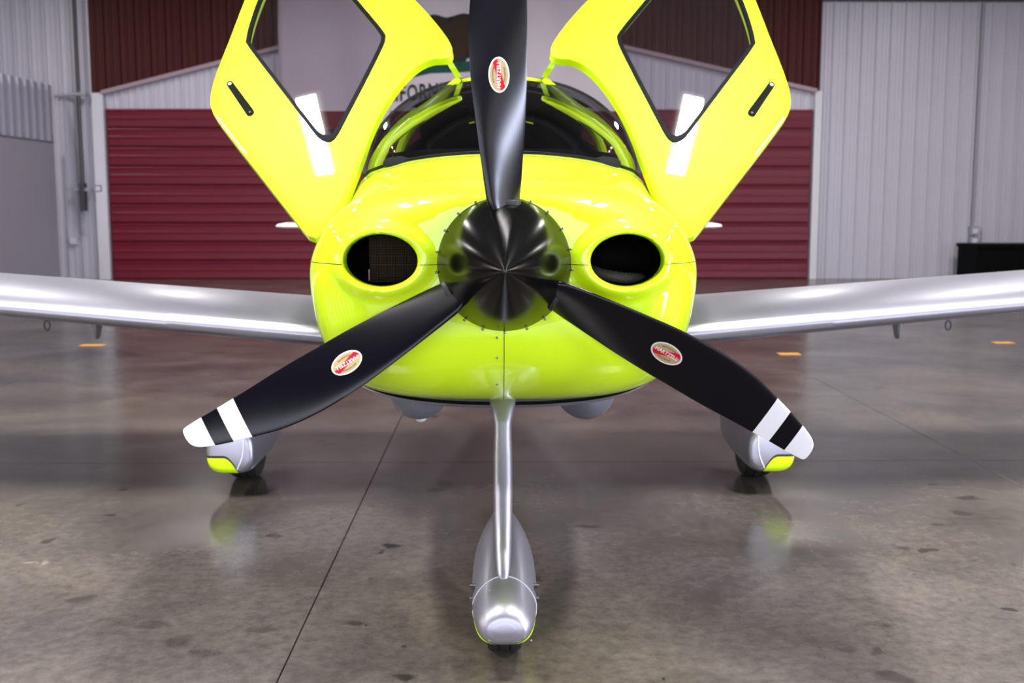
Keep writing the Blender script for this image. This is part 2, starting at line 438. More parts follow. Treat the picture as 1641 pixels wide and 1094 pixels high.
for k in range(7):
    MB().box(-14, 13.5, -6 + 4.4 * k, -5.8 + 4.4 * k, 6.5, 6.9).build('roof_beam', 'ceiling_metal', ce, smooth=False)
eave = MB().box(px_x(1306) - .1, 13.4, WY - .2, WY, px_z(1), px_z(1) + .25).build('trim_4', 'pipe_dark', smooth=False); tag(eave, kind='structure')

# ------------------------------------------------------------------ things of the hangar
for k, (x, y, z, p, ln) in enumerate(LAMPS):
    e = empty('ceiling_lamp', (x, y, z))
    row = 'front row' if y < 5 else ('middle row' if y < 14 else 'back row')
    same = sorted(q[0] for q in LAMPS if q[1] == y); nth = same.index(x)
    place_ = ['leftmost', 'second from left', 'third from left', 'fourth from left', 'fifth from left', 'rightmost'][nth if nth < len(same) - 1 else 5]
    tag(e, 'white strip lamp hanging from the ceiling, %s of the %s' % (place_, row), 'lamp', 'ceiling strip lamps')
    MB().box(-.2, .2, -ln / 2 - .05, ln / 2 + .05, 0, .10).build('lamp_body', 'lamp_body', e, smooth=False)
    MB().box(-.14, .14, -ln / 2, ln / 2, -.03, 0).build('diffuser', 'lamp_diffuser', e, smooth=False)
    MB().tube([(0, -.6, .1), (0, -.6, .7)], .01).build('hanger', 'pipe_dark', e)
    MB().tube([(0, .6, .1), (0, .6, .7)], .01).build('hanger', 'pipe_dark', e)

# partition on the left: flat grey board with ribbed sheet on top, running towards the viewer
pa = at(88, 340, 21.6); pb = at(-30, 340, 19.0); pb2 = Vector((pa.x + (pb.x - pa.x) * 2.6, pa.y + (pb.y - pa.y) * 2.6, 0))
e = empty('partition', (pa.x, pa.y, 0)); tag(e, 'low grey partition with ribbed purple-grey upper sheet by left wall', 'partition')
dirp = Vector((pb2.x - pa.x, pb2.y - pa.y, 0)); Lp = dirp.length; ang = math.atan2(dirp.y, dirp.x)
e.rotation_euler = (0, 0, ang)
zt = px_z(138, 21.6); zm_ = px_z(228, 21.6)
MB().box(0, Lp, -.05, .05, 0, zm_).build('lower_board', 'panel_grey', e, smooth=False)
nrib = int(Lp / .27); prof = []
for k in range(nrib):
    o_ = k * Lp / nrib; p = Lp / nrib
    prof += [(o_, 0), (o_ + p * .62, 0), (o_ + p * .70, .06), (o_ + p * .92, .06)]
prof.append((Lp, 0)); n = len(prof)
mesh('ribbed_sheet', [(a, d + .05, zm_) for a, d in prof] + [(a, d + .05, zt) for a, d in prof], [(i, i + 1, n + i + 1, n + i) for i in range(n - 1)], 'partition_sheet', e, smooth=False)
MB().box(0, Lp, -.06, .05, zm_ - .03, zm_ + .03).build('rail', 'panel_grey', e, smooth=False)

# conduits and boxes
YC = WY - .20
def P(px, py, Y=YC): return at(px, py, Y)
a = P(120, -5); b = P(136, 330)
o = MB().tube([(b.x, YC - .06, a.z), (b.x, YC - .06, b.z)], .042).build('conduit_pipe', 'pipe_dark'); tag(o, 'dark vertical conduit on the white wall left of the crimson door', 'pipe')
for zz in (px_z(153, px=130), px_z(304, px=130)):
    MB().box(b.x - .2, b.x + .16, YC - .11, YC + .01, zz - .03, zz + .03).build('bracket', 'pipe_pale', o, smooth=False)
MB().box(b.x - .05, b.x + .05, YC - .14, YC + .02, b.z - .1, b.z + .45).build('valve_body', 'pipe_dark', o, smooth=False)
q0, q1, q2 = P(86, 153), P(106, 160), P(121, 385)
o = MB().tube([(q0.x, YC + .08, q0.z), (q1.x, YC + .08, q0.z), (q1.x + .15, YC + .08, q0.z - .12), (q1.x + .17, YC + .08, q2.z + .1)], .03).build('branch_pipe', 'pipe_pale'); tag(o, 'thin pale bent pipe beside the dark conduit, ending in a small box', 'pipe')
def box_thing(px, py, s, name, label, cat, m='box_pale'):
    c = P(px, py, WY - .06); e = empty(name, (c.x, c.y, c.z)); tag(e, label, cat)
    mb = MB().box(-s, s, -.08, .06, -s, s).build('box_body', m, e, smooth=False)
    MB().box(-s * .75, s * .75, -.095, -.08, -s * .75, s * .75).build('cover_plate', 'white_trim', e, smooth=False)
    return e
box_thing(160, 302, .065, 'junction_box', 'small pale square box on the wall beside the dark conduit', 'box')
box_thing(119, 386, .07, 'junction_box', 'small pale outlet box low on the wall at the end of the thin pipe', 'box')
c0 = P(1563, 378)
e = empty('outlet_box', (c0.x, WY - .06, c0.z)); tag(e, 'grey double outlet box on the right white wall above the black chest', 'box')
MB().box(-.09, .09, -.1, .06, .02, .2).build('box_body', 'pipe_pale', e, smooth=False)
MB().box(-.09, .09, -.1, .06, -.2, -.02).build('box_body', 'pipe_pale', e, smooth=False)
MB().box(-.04, .06, -.12, -.1, .05, .15).build('cover_plate', 'white_trim', e, smooth=False)
MB().box(-.04, .06, -.12, -.1, -.15, -.05).build('cover_plate', 'white_trim', e, smooth=False)
o = MB().tube([(c0.x - .02, WY - .08, c0.z + .2), (c0.x - .02, WY - .08, px_z(0))], .022).build('conduit_pipe', 'pipe_pale'); tag(o, 'thin grey conduit rising on the right white wall above the outlet box', 'pipe')
o = MB().tube([(c0.x - .02, WY - .08, .05), (c0.x - .02, WY - .08, c0.z - .2)], .05).build('drop_pipe', 'pipe_pale'); tag(o, 'short grey pipe below the outlet box on the right wall', 'pipe')
# black chest at the far right
c1 = at(1567, 391, 20.8)
e = empty('storage_chest', (c1.x, 20.8, 0)); tag(e, 'long black storage chest at the far right against the white wall', 'chest')
MB().box(0, 2.6, 0, .9, .08, c1.z - .07).build('chest_body', 'chest_black', e, smooth=False)
MB().box(-.02, 2.62, -.03, .93, c1.z - .07, c1.z).build('lid', 'chest_black', e, smooth=False)
for xx in (.1, 2.5):
    for yy in (.1, .8): MB().box(xx - .05, xx + .05, yy - .05, yy + .05, 0, .08).build('foot', 'chest_black', e, smooth=False)
# orange tape marks on the floor
for (px0, px1, py, lab) in ((130, 165, 553, 'orange tape dash on the floor under the left wing'), (1248, 1284, 567, 'orange tape dash on the floor under the right wing, nearer the fuselage'), (1592, 1627, 549, 'orange tape dash on the floor at the right edge of the photo')):
    Y = None
    dirv = CR @ Vector((px0 - W_PX / 2, -(py - H_PX / 2), -F_PX)); s_ = -1.35 / dirv.z; p0 = CAM + dirv * s_
    dirv = CR @ Vector((px1 - W_PX / 2, -(py + 1 - H_PX / 2), -F_PX)); s_ = -1.35 / dirv.z; p1 = CAM + dirv * s_
    o = MB().box(0, p1.x - p0.x, -.07, .07, 0, .002).build('tape_strip', 'orange_tape', smooth=False); o.location = (p0.x, p0.y, .0005); tag(o, lab, 'tape', 'orange tape dashes')

# ------------------------------------------------------------------ flag hung on the back wall
FY = WY - .45
fx0, fx1 = px_x(452, FY), px_x(985, FY); fz0 = px_z(206, FY); zst = px_z(178, FY) - fz0; fz1 = 6.3
fw, fh = fx1 - fx0, fz1 - fz0
def fwave(x_, z_): return .07 * math.sin(x_ * 2.1 + z_ * .5) + .035 * math.sin(x_ * 5.3 + 1 + .5 * z_) + .05 * math.sin(z_ * 2.6 + .4 * x_)
flag = empty('flag', (fx0, FY, fz0)); tag(flag, 'large pale cloth flag with brown bear hung high on the back wall', 'flag')
Pg = [[(fw * i / 60, fwave(fw * i / 60, fh * j / 24), fh * j / 24) for i in range(61)] for j in range(25)]
vs, fs = grid(Pg); o = mesh('cloth', vs, fs, 'flag_cloth', flag)
sm = o.modifiers.new('solid', 'SOLIDIFY'); sm.thickness = .006
def flag_patch(name, poly, m, off):
    """polygon (flag coordinates) laid on the cloth"""
    bm = bmesh.new(); vv = [bm.verts.new((x_, 0, z_)) for x_, z_ in poly]; f = bm.faces.new(vv)
    bmesh.ops.triangulate(bm, faces=[f]); bmesh.ops.subdivide_edges(bm, edges=bm.edges[:], cuts=2)
    bmesh.ops.triangulate(bm, faces=bm.faces[:])
    for v in bm.verts: v.co.y = fwave(v.co.x, v.co.z) - off
    me = bpy.data.meshes.new(name); bm.to_mesh(me); bm.free(); return link(name, me, m, flag)
def fpx(px, py): p = at(px, py, FY); return (p.x - fx0, p.z - fz0)
flag_patch('red_stripe', [(0, 0), (fw, 0), (fw, zst), (0, zst)], 'flag_red', .008)
green = [fpx(*p) for p in ((618, 112), (640, 102), (680, 98), (720, 100), (770, 96), (800, 97), (822, 103), (800, 112), (740, 115), (690, 118), (660, 125), (622, 126))]
flag_patch('green_ground', green, 'flag_green', .010)
bear_px = [(618, 62), (612, 50), (622, 40), (640, 34), (652, 26), (664, 29), (672, 38), (682, 27), (696, 22), (712, 26), (722, 25), (740, 20), (757, 23), (775, 30), (786, 42), (790, 60), (786, 78), (794, 98), (772, 100), (765, 86), (756, 82), (746, 98), (735, 104), (722, 103), (726, 92), (730, 84), (722, 74), (700, 76), (690, 82), (688, 100), (668, 101), (664, 86), (652, 76), (640, 70)]
bear = [tuple(p) for p in catmull([fpx(*p) for p in bear_px], 3, True)]
cb = np.mean(np.array(bear), axis=0)
flag_patch('bear_outline', [tuple(cb + (np.array(p) - cb) * 1.0) for p in bear], 'flag_black', .012)
flag_patch('bear_body', [tuple(cb + (np.array(p) - cb) * .86 + np.array((0, .03))) for p in bear], 'flag_brown', .016)
def text_mesh(s, size, ext=0.0, spacing=1.0):
    cu = bpy.data.curves.new('t', 'FONT'); cu.body = s; cu.size = size; cu.align_x = 'CENTER'; cu.align_y = 'CENTER'
    cu.space_character = spacing; cu.resolution_u = 3; cu.offset = size * .022
    ob = bpy.data.objects.new('t', cu); col.objects.link(ob); bpy.context.view_layer.update()
    dg = bpy.context.evaluated_depsgraph_get(); me = bpy.data.meshes.new_from_object(ob.evaluated_get(dg))
    bpy.data.objects.remove(ob); v = [tuple(q.co) for q in me.vertices]; f = [tuple(p.vertices) for p in me.polygons]
    return v, f
tx, tz = fpx(714, 146)
v, f = text_mesh('CALIFORNIA REPUBLIC', .42, spacing=1.15)
o = mesh('lettering', [(a * .63 + tx, fwave(a * .63 + tx, b_ + tz) - .014, b_ + tz + .07 * a * .63) for a, b_, _ in v], f, 'flag_black', flag); o['kind'] = 'stuff'

# ================================================================== AIRPLANE
plane = empty('airplane', (0, 0, 0)); tag(plane, 'lime yellow single-engine propeller airplane with silver wings and open upswept doors', 'airplane')
ZC = 1.205
CX = 0.0
def polar_from_px(pts, Y):
    out = []
    for dx, py in pts:
        p = at(806 + dx, py, Y); x0 = at(806, py, Y).x
        out.append((p.x - x0, p.z))
    return out
# --- section A (widest cowl section) as radius by angle
Apx = [(0, 284), (60, 285), (120, 290), (185, 303), (235, 325), (268, 355), (288, 392), (296, 428), (292, 475), (279, 530), (256, 578), (220, 606), (160, 624), (80, 633), (0, 636)]
YA = 3.45
A = polar_from_px(Apx, YA)
def radial(pts):
    """half outline (x>=0), from top to bottom -> function theta -> r, symmetric"""
    dense = catmull(pts, 12); th = np.array([math.atan2(p[1] - ZC, p[0]) for p in dense]); r = np.array([math.hypot(p[0], p[1] - ZC) for p in dense])
    o_ = np.argsort(th); th, r = th[o_], r[o_]
    def f(t):
        t = (t + PI) % (2 * PI) - PI
        if t > PI / 2: t = PI - t
        if t < -PI / 2: t = -PI - t
        return float(np.interp(t, th, r))
    return f
RA = radial(A)
# --- section B: windscreen base above, fuselage side below
Bw = [(0, 246, 3.95), (60, 247.5, 3.96), (110, 252, 4.0), (160, 260, 4.08), (195, 270, 4.18), (216, 281, 4.30)]
Bpts = []; Bth = []; BY = []
for dx, py, Y in Bw:
    p = at(806 + dx, py, Y); x0 = at(806, py, Y).x; Bpts.append((p.x - x0, p.z)); BY.append(Y)
low = [(.585, 1.42), (.622, 1.28), (.632, 1.10), (.61, .90), (.54, .745), (.40, .665), (.20, .635), (0, .63)]
Bpts += low; BY += [4.3] * len(low)
RB = radial(Bpts)
_th = np.array([math.atan2(p[1] - ZC, p[0]) for p in Bpts]); _y = np.array(BY); _o = np.argsort(_th)
def YB(t):
    t = (t + PI) % (2 * PI) - PI
    if t > PI / 2: t = PI - t
    if t < -PI / 2: t = -PI - t
    return float(np.interp(t, _th[_o], _y[_o]))
def lerp(a, b, t): return a + (b - a) * t

NT = 288
R0 = .187
def pexp(t):
    c = abs(math.cos(t)); s_ = math.sin(t)
    return 2.0 + 1.3 * c ** 2 - (.15 if s_ < 0 else .1) * (1 - c)
def capY(t, s):
    p = pexp(t); return 3.005 + (YA - 3.005) * (1 - (1 - min(1, s) ** p) ** (1 / p))
IC = [(at(548, 418, 3.02).x + at(672, 418, 3.02).x) / 2 + .0, at(610, 417.5, 3.02).z]
IX = abs(IC[0]) - .0; IZ = IC[1]; IRX = 62 * 3.02 / 1720; IRZ = 43.5 * 3.02 / 1720
print('inlet', IC, 'right', (at(942, 418, 3.02).x + at(1067, 418, 3.02).x) / 2)
def cap_point(t, s):
    r = R0 + (RA(t) - R0) * s
    x, z, y = r * math.cos(t), ZC + r * math.sin(t), capY(t, s)
    # shallow valleys between the hub boss and the cheek tops
    for sg in (-1, 1):
        d = math.hypot((x - sg * IX) / IRX, (z - IZ) / IRZ)
        if d < 1.55:
            w_ = max(0, 1 - abs(d - 1.12) / .43); y -= .020 * (w_ * w_ * (3 - 2 * w_))
    hub = math.hypot(x, z - ZC - .02)
    if z > ZC:
        w_ = max(0, 1 - abs(math.atan2(x, z - ZC)) / .95) * max(0, min(1, (hub - R0) / .1)) * max(0, 1 - (hub - R0) / .30)
        y -= .05 * w_
    return Vector((x, y, z))
NS = 84
ss = [math.sin(PI / 2 * i / NS) ** 1.0 for i in range(NS + 1)]
Pc = [[cap_point(2 * PI * j / NT, s) for j in range(NT)] for s in ss]
# fuselage-side continuation of the cowl to the panel seam
def deck(t, u):
    y = YA + (YB(t) - YA) * u; s_ = math.sin(t)
    uu = u ** .38 if s_ < -.5 else (u ** (1 - .62 * max(0, -s_ / .5)) if s_ < 0 else u)
    r = lerp(RA(t), RB(t), uu)
    if s_ > 0: r += .012 * math.sin(PI * u) * s_
    return Vector((r * math.cos(t), y, ZC + r * math.sin(t)))
USEAM = .80
def useam(t): return USEAM if math.sin(t) > -.05 else USEAM
for k in range(1, 13): Pc.append([deck(2 * PI * j / NT, USEAM * .0 + .04 * k / 12) for j in range(NT)]) if False else None
rows_cowl = Pc + [[deck(2 * PI * j / NT, USEAM * k / 10) for j in range(NT)] for k in range(1, 11)]
vs, fs = grid(rows_cowl, closed_v=True)
# open the two air inlets: drop inner faces, snap the rim onto the ellipse
def ell_d(v, sg): return math.hypot((v[0] - sg * IX) / IRX, (v[2] - IZ) / IRZ)
vs = [Vector(v) for v in vs]
def inside(i):
    v = vs[i]
    return v.y < 3.3 and (ell_d(v, 1) < .985 or ell_d(v, -1) < .985)
keep = [f for f in fs if not all(inside(i) for i in f)]
used = set(i for f in keep for i in f)
for i in used:
    if inside(i):
        v = vs[i]; sg = 1 if v.x > 0 else -1; d = ell_d(v, sg)
        v.x = sg * IX + (v.x - sg * IX) / d; v.z = IZ + (v.z - IZ) / d
cowl = MB().add(vs, keep).build('engine_cowling', 'fuselage_paint', plane)
cowl.data.shade_smooth()
# inlet ducts
def surfY(x, z):
    t = math.atan2(z - ZC, x); r = math.hypot(x, z - ZC); s = (r - R0) / (RA(t) - R0); return cap_point(t, max(0, min(1, s))).y
for sg in (-1, 1):
    prof = [(1.02, -.001), (.985, .003), (.965, .012), (.955, .03), (.95, .05)]
    rows = []
    for sc_, dy in prof:
        rows.append([(sg * IX + IRX * sc_ * math.cos(a), surfY(sg * IX + IRX * math.cos(a), IZ + IRZ * math.sin(a)) + dy, IZ + IRZ * sc_ * math.sin(a)) for a in [2 * PI * k / 64 for k in range(64)]])
    v, f = grid(rows, closed_v=True); lip = mesh('inlet_lip', v, f, 'lime_paint', cowl)
    rows = []
    for sc_, y in ((.95, 3.07), (.93, 3.12), (1.0, 3.2), (1.0, 3.33)):
        rows.append([(sg * IX + IRX * sc_ * math.cos(a), y if y > 3.08 else surfY(sg * IX + IRX * math.cos(a), IZ + IRZ * math.sin(a)) + .05, IZ + IRZ * sc_ * math.sin(a)) for a in [2 * PI * k / 64 for k in range(64)]])
    v, f = grid(rows, closed_v=True); f.append(tuple(192 + k for k in range(64)))
    mesh('inlet_duct', v, f, 'duct_black', cowl)
# wire filter in the left inlet (as seen), hose in the right one
mb = MB()
xl0, xl1 = -IX - .045, -IX + .105
for k in range(34):
    x = xl0 + (xl1 - xl0) * k / 33
    mb.tube([(x, 3.14 + .0015 * (-1) ** j, IZ - .068 + .136 * j / 12) for j in range(13)], .0009, 4)
for k in range(30):
    z = IZ - .066 + .132 * k / 29
    mb.tube([(xl0, 3.14, z), (xl1, 3.14, z)], .0009, 4)
o = mb.build('filter_mesh', 'wire', cowl); o['kind'] = 'stuff'
MB().box(xl0 - .003, xl0 + .001, 3.13, 3.15, IZ - .07, IZ - .03).build('filter_edge', 'wire', cowl, smooth=False)
mb = MB(); hp = catmull([(IX - .10, 3.16, IZ - .03), (IX - .06, 3.13, IZ - .045), (IX, 3.12, IZ - .055), (IX + .05, 3.15, IZ - .06), (IX + .08, 3.2, IZ - .075)], 8)
mb.tube(hp, [.016 + .002 * (k % 2) for k in range(len(hp))], 12).build('intake_hose', 'hose', cowl)
# seams of the cowling
def seam_tube(pts, r=.0011, m='seam', parent=cowl, name='panel_seam'):
    return MB().tube(pts, r, 6).build(name, m, parent)
for t in (0.0, PI):
    sg = 1 if t == 0 else -1
    pts = [cap_point(t + .0, s) for s in [i / 60 for i in range(61)]]
    inner = [p for p in pts if abs(p.x) < IX - IRX]; outer = [p for p in pts if abs(p.x) > IX + IRX] + [deck(t, u / 10) for u in range(1, 9)]
    seam_tube(inner); seam_tube(outer)
seam_tube([cap_point(-PI / 2, s / 40) for s in range(41)] + [deck(-PI / 2, .02)])
seam_tube([deck(2 * PI * j / 96, USEAM) for j in range(0, 49)], .0016)
# black line at the lower lip
MB().tube([deck(-PI + PI * (j / 90), .012) + Vector((0, 0, -.001)) for j in range(20, 71)], .0055, 8).build('lower_stripe', 'seal_black', cowl)
# screws around the spinner opening and along the chin seam
me_s = None
def screw(p, s=1.0, parent=cowl):
    global me_s
    if me_s is None:
        o = MB().ell((0, 0, 0), (.0038, .0018, .0038), 10, 6).add([(-.003, -.0023, -.0006), (.003, -.0023, -.0006), (.003, -.0023, .0006), (-.003, -.0023, .0006)], [(0, 1, 2, 3)], 1).build('screw', ['screw', 'seal_black'], parent); me_s = o.data
    else:
        o = bpy.data.objects.new('screw', me_s); col.objects.link(o); o.parent = parent
    o.location = p; o.rotation_euler = (0, random.random() * 3, 0)
for pxy in ((762, 324), (735, 343), (714, 370), (702, 404), (702, 436), (747, 509), (775, 523), (809, 528), (843, 523), (871, 508), (914, 432), (912, 400), (900, 367), (877, 341), (850, 324)):
    p = at(pxy[0], pxy[1], 2.995); a = math.atan2(p.z - ZC, p.x); r = .191
    screw((r * math.cos(a), 2.998, ZC + r * math.sin(a)))
for py in (535, 568, 617):
    z = at(796, py, 3.1).z; s = (ZC - z - R0) / (RA(-PI / 2) - R0); p = cap_point(-PI / 2, s); screw((-.02, p.y - .002, p.z))
# white line edges low on both sides
# --- fuselage deck from the seam to the windscreen
rows = [[deck(2 * PI * j / NT, lerp(USEAM + .004, 1, k / 5)) for j in range(NT)] for k in range(6)]
vs, fs = grid(rows, closed_v=True)
fus = MB().add(vs, fs)
# lower tub behind the windscreen (waist to waist), rear fuselage and tail cone
tw = math.atan2(Bpts[5][1] - ZC, Bpts[5][0])
def tub(t, Y):
    k = (Y - 4.3) / 1.5; r = RB(t) * (1 - .06 * max(0, k))
    return Vector((r * math.cos(t), Y, ZC + r * math.sin(t)))
angs = [tw - (PI + 2 * tw) * j / 80 for j in range(81)]
rows = [[tub(a, 4.3 + 1.5 * k / 8) for a in angs] for k in range(9)]
v, f = grid(rows); fus.add(v, f)
RT = [(5.8, .94, .52, 1.86), (6.4, .80, .44, 1.70), (7.2, .58, .30, 1.52), (8.2, .36, .17, 1.38), (9.3, .14, .06, 1.30)]
rear = []
for Y, k, hw, zt_ in RT:
    ring_ = []
    zb = ZC - (.55 * k)
    zc_ = (zt_ + zb) / 2 
    for j in range(96):
        a = 2 * PI * j / 96; c, s_ = math.cos(a), math.sin(a); e_ = 2 / 2.3
        ring_.append((hw * 1.08 * math.copysign(abs(c) ** e_, c), Y, zc_ + (zt_ - zb) / 2 * math.copysign(abs(s_) ** e_, s_)))
    rear.append(ring_)
v, f = grid(rear, closed_v=True); f.append(tuple(range(96)))
fus.add(v, f)
fuselage = fus.build('fuselage', 'fuselage_paint', plane); fuselage.data.shade_smooth()
# tail surfaces
def airfoil(c, t_, n=14, camber=.02):
    """closed loop around a section: list of (u along chord 0..1, w height/chord)"""
    xs = [.5 * (1 - math.cos(PI * i / n)) for i in range(n + 1)]
    th = lambda x: 5 * t_ * (.2969 * math.sqrt(x) - .126 * x - .3516 * x * x + .2843 * x ** 3 - .1015 * x ** 4)
    cm = lambda x: camber * 4 * x * (1 - x)
    up = [(x, cm(x) + th(x)) for x in xs]; lo = [(x, cm(x) - th(x)) for x in reversed(xs[1:-1])]
    return up + lo
for sg in (-1, 1):
    rows = []
    for xx, Y0, c, z in ((.05, 8.75, .75, 1.215), (1.0, 8.8, .62, 1.225), (1.78, 8.85, .5, 1.235), (1.85, 8.95, .3, 1.235)):
        rows.append([(sg * xx, Y0 + u * c, z + w_ * c) for u, w_ in airfoil(c, .09)])
    v, f = grid(rows, closed_v=True); f += [tuple(range(len(rows[0]))), tuple(len(rows[0]) * 3 + k for k in range(len(rows[0])))]
    MB().add(v, f).build('tailplane', 'white_paint', plane)
rows = []
for z, Y0, c in ((1.25, 8.4, 1.1), (1.7, 8.8, .8), (2.3, 9.2, .55), (2.55, 9.4, .4)):
    rows.append([(w_ * c, Y0 + u * c, z) for u, w_ in airfoil(c, .07, camber=0)])
v, f = grid(rows, closed_v=True); f += [tuple(len(rows[0]) * 3 + k for k in range(len(rows[0])))]
MB().add(v, f).build('tail_fin', 'white_paint', plane)

# --- windscreen and cabin
arc_px = [(-216, 276), (-207, 245), (-193, 212), (-172, 182), (-145, 158), (-110, 141), (-70, 130), (-35, 125), (0, 123.5)]
YR = 4.7
arcL = []
for dx, py in arc_px:
    p = at(801 + dx, py, YR); x0 = at(801, py, YR).x; arcL.append((p.x - x0, YR - .25 * max(0, (-dx - 150) / 66) ** 1.5, p.z))
arc = arcL + [(-x, y, z) for x, y, z in reversed(arcL[:-1])]
arc = [Vector(p) for p in catmull(arc, 6)]
base = []
nA = len(arc)
tB = PI - tw
for i in range(nA):
    t = lerp(tB, tw, i / (nA - 1)); r = RB(t); base.append(Vector((r * math.cos(t), YB(t), ZC + r * math.sin(t))))
rows = []
for k in range(13):
    u = k / 12; row = []
    for i in range(nA):
        p = base[i].lerp(arc[i], u); n_ = Vector((p.x * .6, -.45, .75)).normalized()
        row.append(p + n_ * .05 * math.sin(PI * u) * (1 - abs(2 * i / (nA - 1) - 1) ** 3))
    rows.append(row)
v, f = grid(rows); ws = mesh('windscreen', v, f, 'windscreen_glass', plane)
MB().tube(rows[0], .011, 8).build('windscreen_seal', 'seal_black', ws)
MB().tube([p + Vector((0, .01, .004)) for p in arc], .006, 8).build('canopy_frame', 'pipe_dark', plane)
# roof
rf = []
def arc_at(fr):
    k = fr * (nA - 1); i = min(int(k), nA - 2); return arc[i].lerp(arc[i + 1], k - i)
for Y, sx, dz in ((4.69, 1.0, .004), (4.9, 1.0, .03), (5.2, .97, .03), (5.5, .92, .0), (5.82, .86, -.06)):
    rf.append([Vector((q.x * sx, Y, q.z + dz)) for q in [arc_at(.385 + .23 * j / 30) for j in range(31)]])
v, f = grid(rf); roof = MB().add(v, f).build('roof', 'lime_paint', plane); sm = roof.modifiers.new('s', 'SOLIDIFY'); sm.thickness = .02; sm.offset = -1
hl = [[Vector((q.x * sx * .985, Y + .02, q.z + dz - .035)) for q in [arc_at(.24 + .52 * j / 30) for j in range(31)]] for Y, sx, dz in ((4.69, 1.0, .004), (4.9, .99, .03), (5.2, .94, .03), (5.5, .88, .0), (5.74, .84, -.05))]
v, f = grid(hl); mesh('headliner', v, f, 'interior_dark', roof)
# pillars
def ribbon(px_list, name, parent, m='lime_paint', thick=.02):
    """px_list: (xa, ya, xb, yb, Y) two edges of a strip"""
    for sg in (-1, 1):
        L1 = []; L2 = []
        for xa_, ya_, xb_, yb_, Y in px_list:
            p = at(xa_, ya_, Y); q = at(xb_, yb_, Y + .02); L1.append((p.x, p.y, p.z)); L2.append((q.x, q.y, q.z))
        L1 = catmull(L1, 5); L2 = catmull(L2, 5)
        if sg == 1: L1 = [(-a, b, c) for a, b, c in L1]; L2 = [(-a, b, c) for a, b, c in L2]
        rows = []
        for j in range(5):
            u = j / 4; rows.append([Vector(a).lerp(Vector(b), u) + Vector((0, -.012 * math.sin(PI * u), 0)) for a, b in zip(L1, L2)])
        v, f = grid(rows); o = MB().add(v, f).build(name, m, parent); s_ = o.modifiers.new('s', 'SOLIDIFY'); s_.thickness = thick; s_.offset = 0
ribbon([(592, 278, 603, 277, 4.33), (603, 245, 616, 246, 4.38), (622, 214, 639, 222, 4.45), (648, 188, 668, 198, 4.52), (682, 166, 694, 176, 4.6), (731, 127, 740, 129, 4.71)], 'front_pillar', plane)
ribbon([(634, 252, 641, 252, 4.75), (641, 228, 650, 230, 4.78), (655, 203, 664, 207, 4.82), (672, 186, 683, 188, 4.86)], 'door_frame', plane)
# cabin floor, glareshield, seats, rear bulkhead
rows = []
for Y, zt_, hw in ((4.02, 1.545, .40), (4.12, 1.575, .45), (4.3, 1.60, .475), (4.45, 1.60, .475), (4.5, 1.58, .47), (4.5, 1.3, .45)):
    rows.append([Vector((hw * math.sin(PI / 2 * j / 12), Y, zt_ - .05 * abs(j / 12) ** 3)) for j in range(-12, 13)])
v, f = grid(rows); MB().add(v, f).build('glareshield', 'interior_grey', plane)
MB().box(-.56, .56, 4.3, 5.78, .80, .86).build('cabin_floor', 'interior_dark', plane, smooth=False)
bp_ = [(q.x, 5.72, q.z - .01) for q in hl[-1]]
bp_ = [(-.47, 5.72, .86), (-.49, 5.72, 1.3)] + bp_ + [(.49, 5.72, 1.3), (.47, 5.72, .86)]; nb = len(bp_)
MB().add(bp_ + [(x, 5.76, z) for x, _, z in bp_], [tuple(range(nb)), tuple(range(2 * nb - 1, nb - 1, -1))] + [(k, (k + 1) % nb, nb + (k + 1) % nb, nb + k) for k in range(nb)]).build('rear_bulkhead', 'interior_dark', plane, smooth=False)
for sx in (-.27, .27):
    b_ = MB(); rows = []
    for z, hw, y in ((1.10, .20, 5.0), (1.35, .215, 5.04), (1.55, .21, 5.1), (1.66, .17, 5.14), (1.70, .11, 5.15), (1.78, .12, 5.16), (1.84, .11, 5.17), (1.87, .05, 5.17)):
        rows.append([(sx + hw * math.copysign(abs(math.cos(a)) ** .6, math.cos(a)), y + .06 * math.sin(a), z) for a in [2 * PI * k / 24 for k in range(24)]])
    v, f = grid(rows, closed_v=True); f += [tuple(range(24)), tuple(7 * 24 + k for k in range(24))]
    b_.add(v, f).build('seat_back', 'interior_dark', plane)
    MB().box(sx - .21, sx + .21, 4.62, 5.02, .95, 1.10).build('seat_cushion', 'interior_dark', plane, smooth=False)
MB().box(-.45, .45, 5.45, 5.62, 1.0, 1.62).build('rear_seat', 'interior_dark', plane, smooth=False)

# --- doors
PA, PB_, PCc = at(722, 98, 4.62), at(500, 374, 4.15), at(343, 170, 4.62)
ex = (PA - PCc).normalized(); nrm = (PA - PCc).cross(PB_ - PCc).normalized()
if nrm.y > 0: nrm = -nrm
ey = nrm.cross(ex).normalized()
if ey.z < 0: ey = -ey
def onplane(px, py):
    d = at(px, py, 1.0) - CAM; s_ = (PCc - CAM).dot(nrm) / d.dot(nrm); q = CAM + d * s_ - PCc
    return (q.dot(ex), q.dot(ey))
outer_px = [(343, 172), (347, 192), (358, 209), (400, 263), (478, 358), (489, 370), (502, 374), (518, 366), (535, 350), (556, 318), (580, 266), (600, 218), (622, 178), (648, 142), (672, 118), (694, 106), (714, 103), (724, 97), (726, 86), (718, 70), (694, 40), (660, 4), (620, -36), (580, -64), (530, -84), (480, -88), (440, -78), (420, -50), (402, -4), (378, 66), (350, 140)]
win_px = [(405, 78), (409, 93), (450, 148), (508, 222), (520, 233), (532, 236), (543, 228), (560, 200), (590, 146), (614, 98), (620, 80), (616, 68), (590, 36), (560, 0), (534, -26), (500, -40), (466, -42), (444, -32), (430, -8), (415, 36)]
oc = catmull([onplane(*p) for p in outer_px], 10, True)
wc = catmull([onplane(*p) for p in win_px], 10, True)
wcen = np.mean(np.array(wc), axis=0)
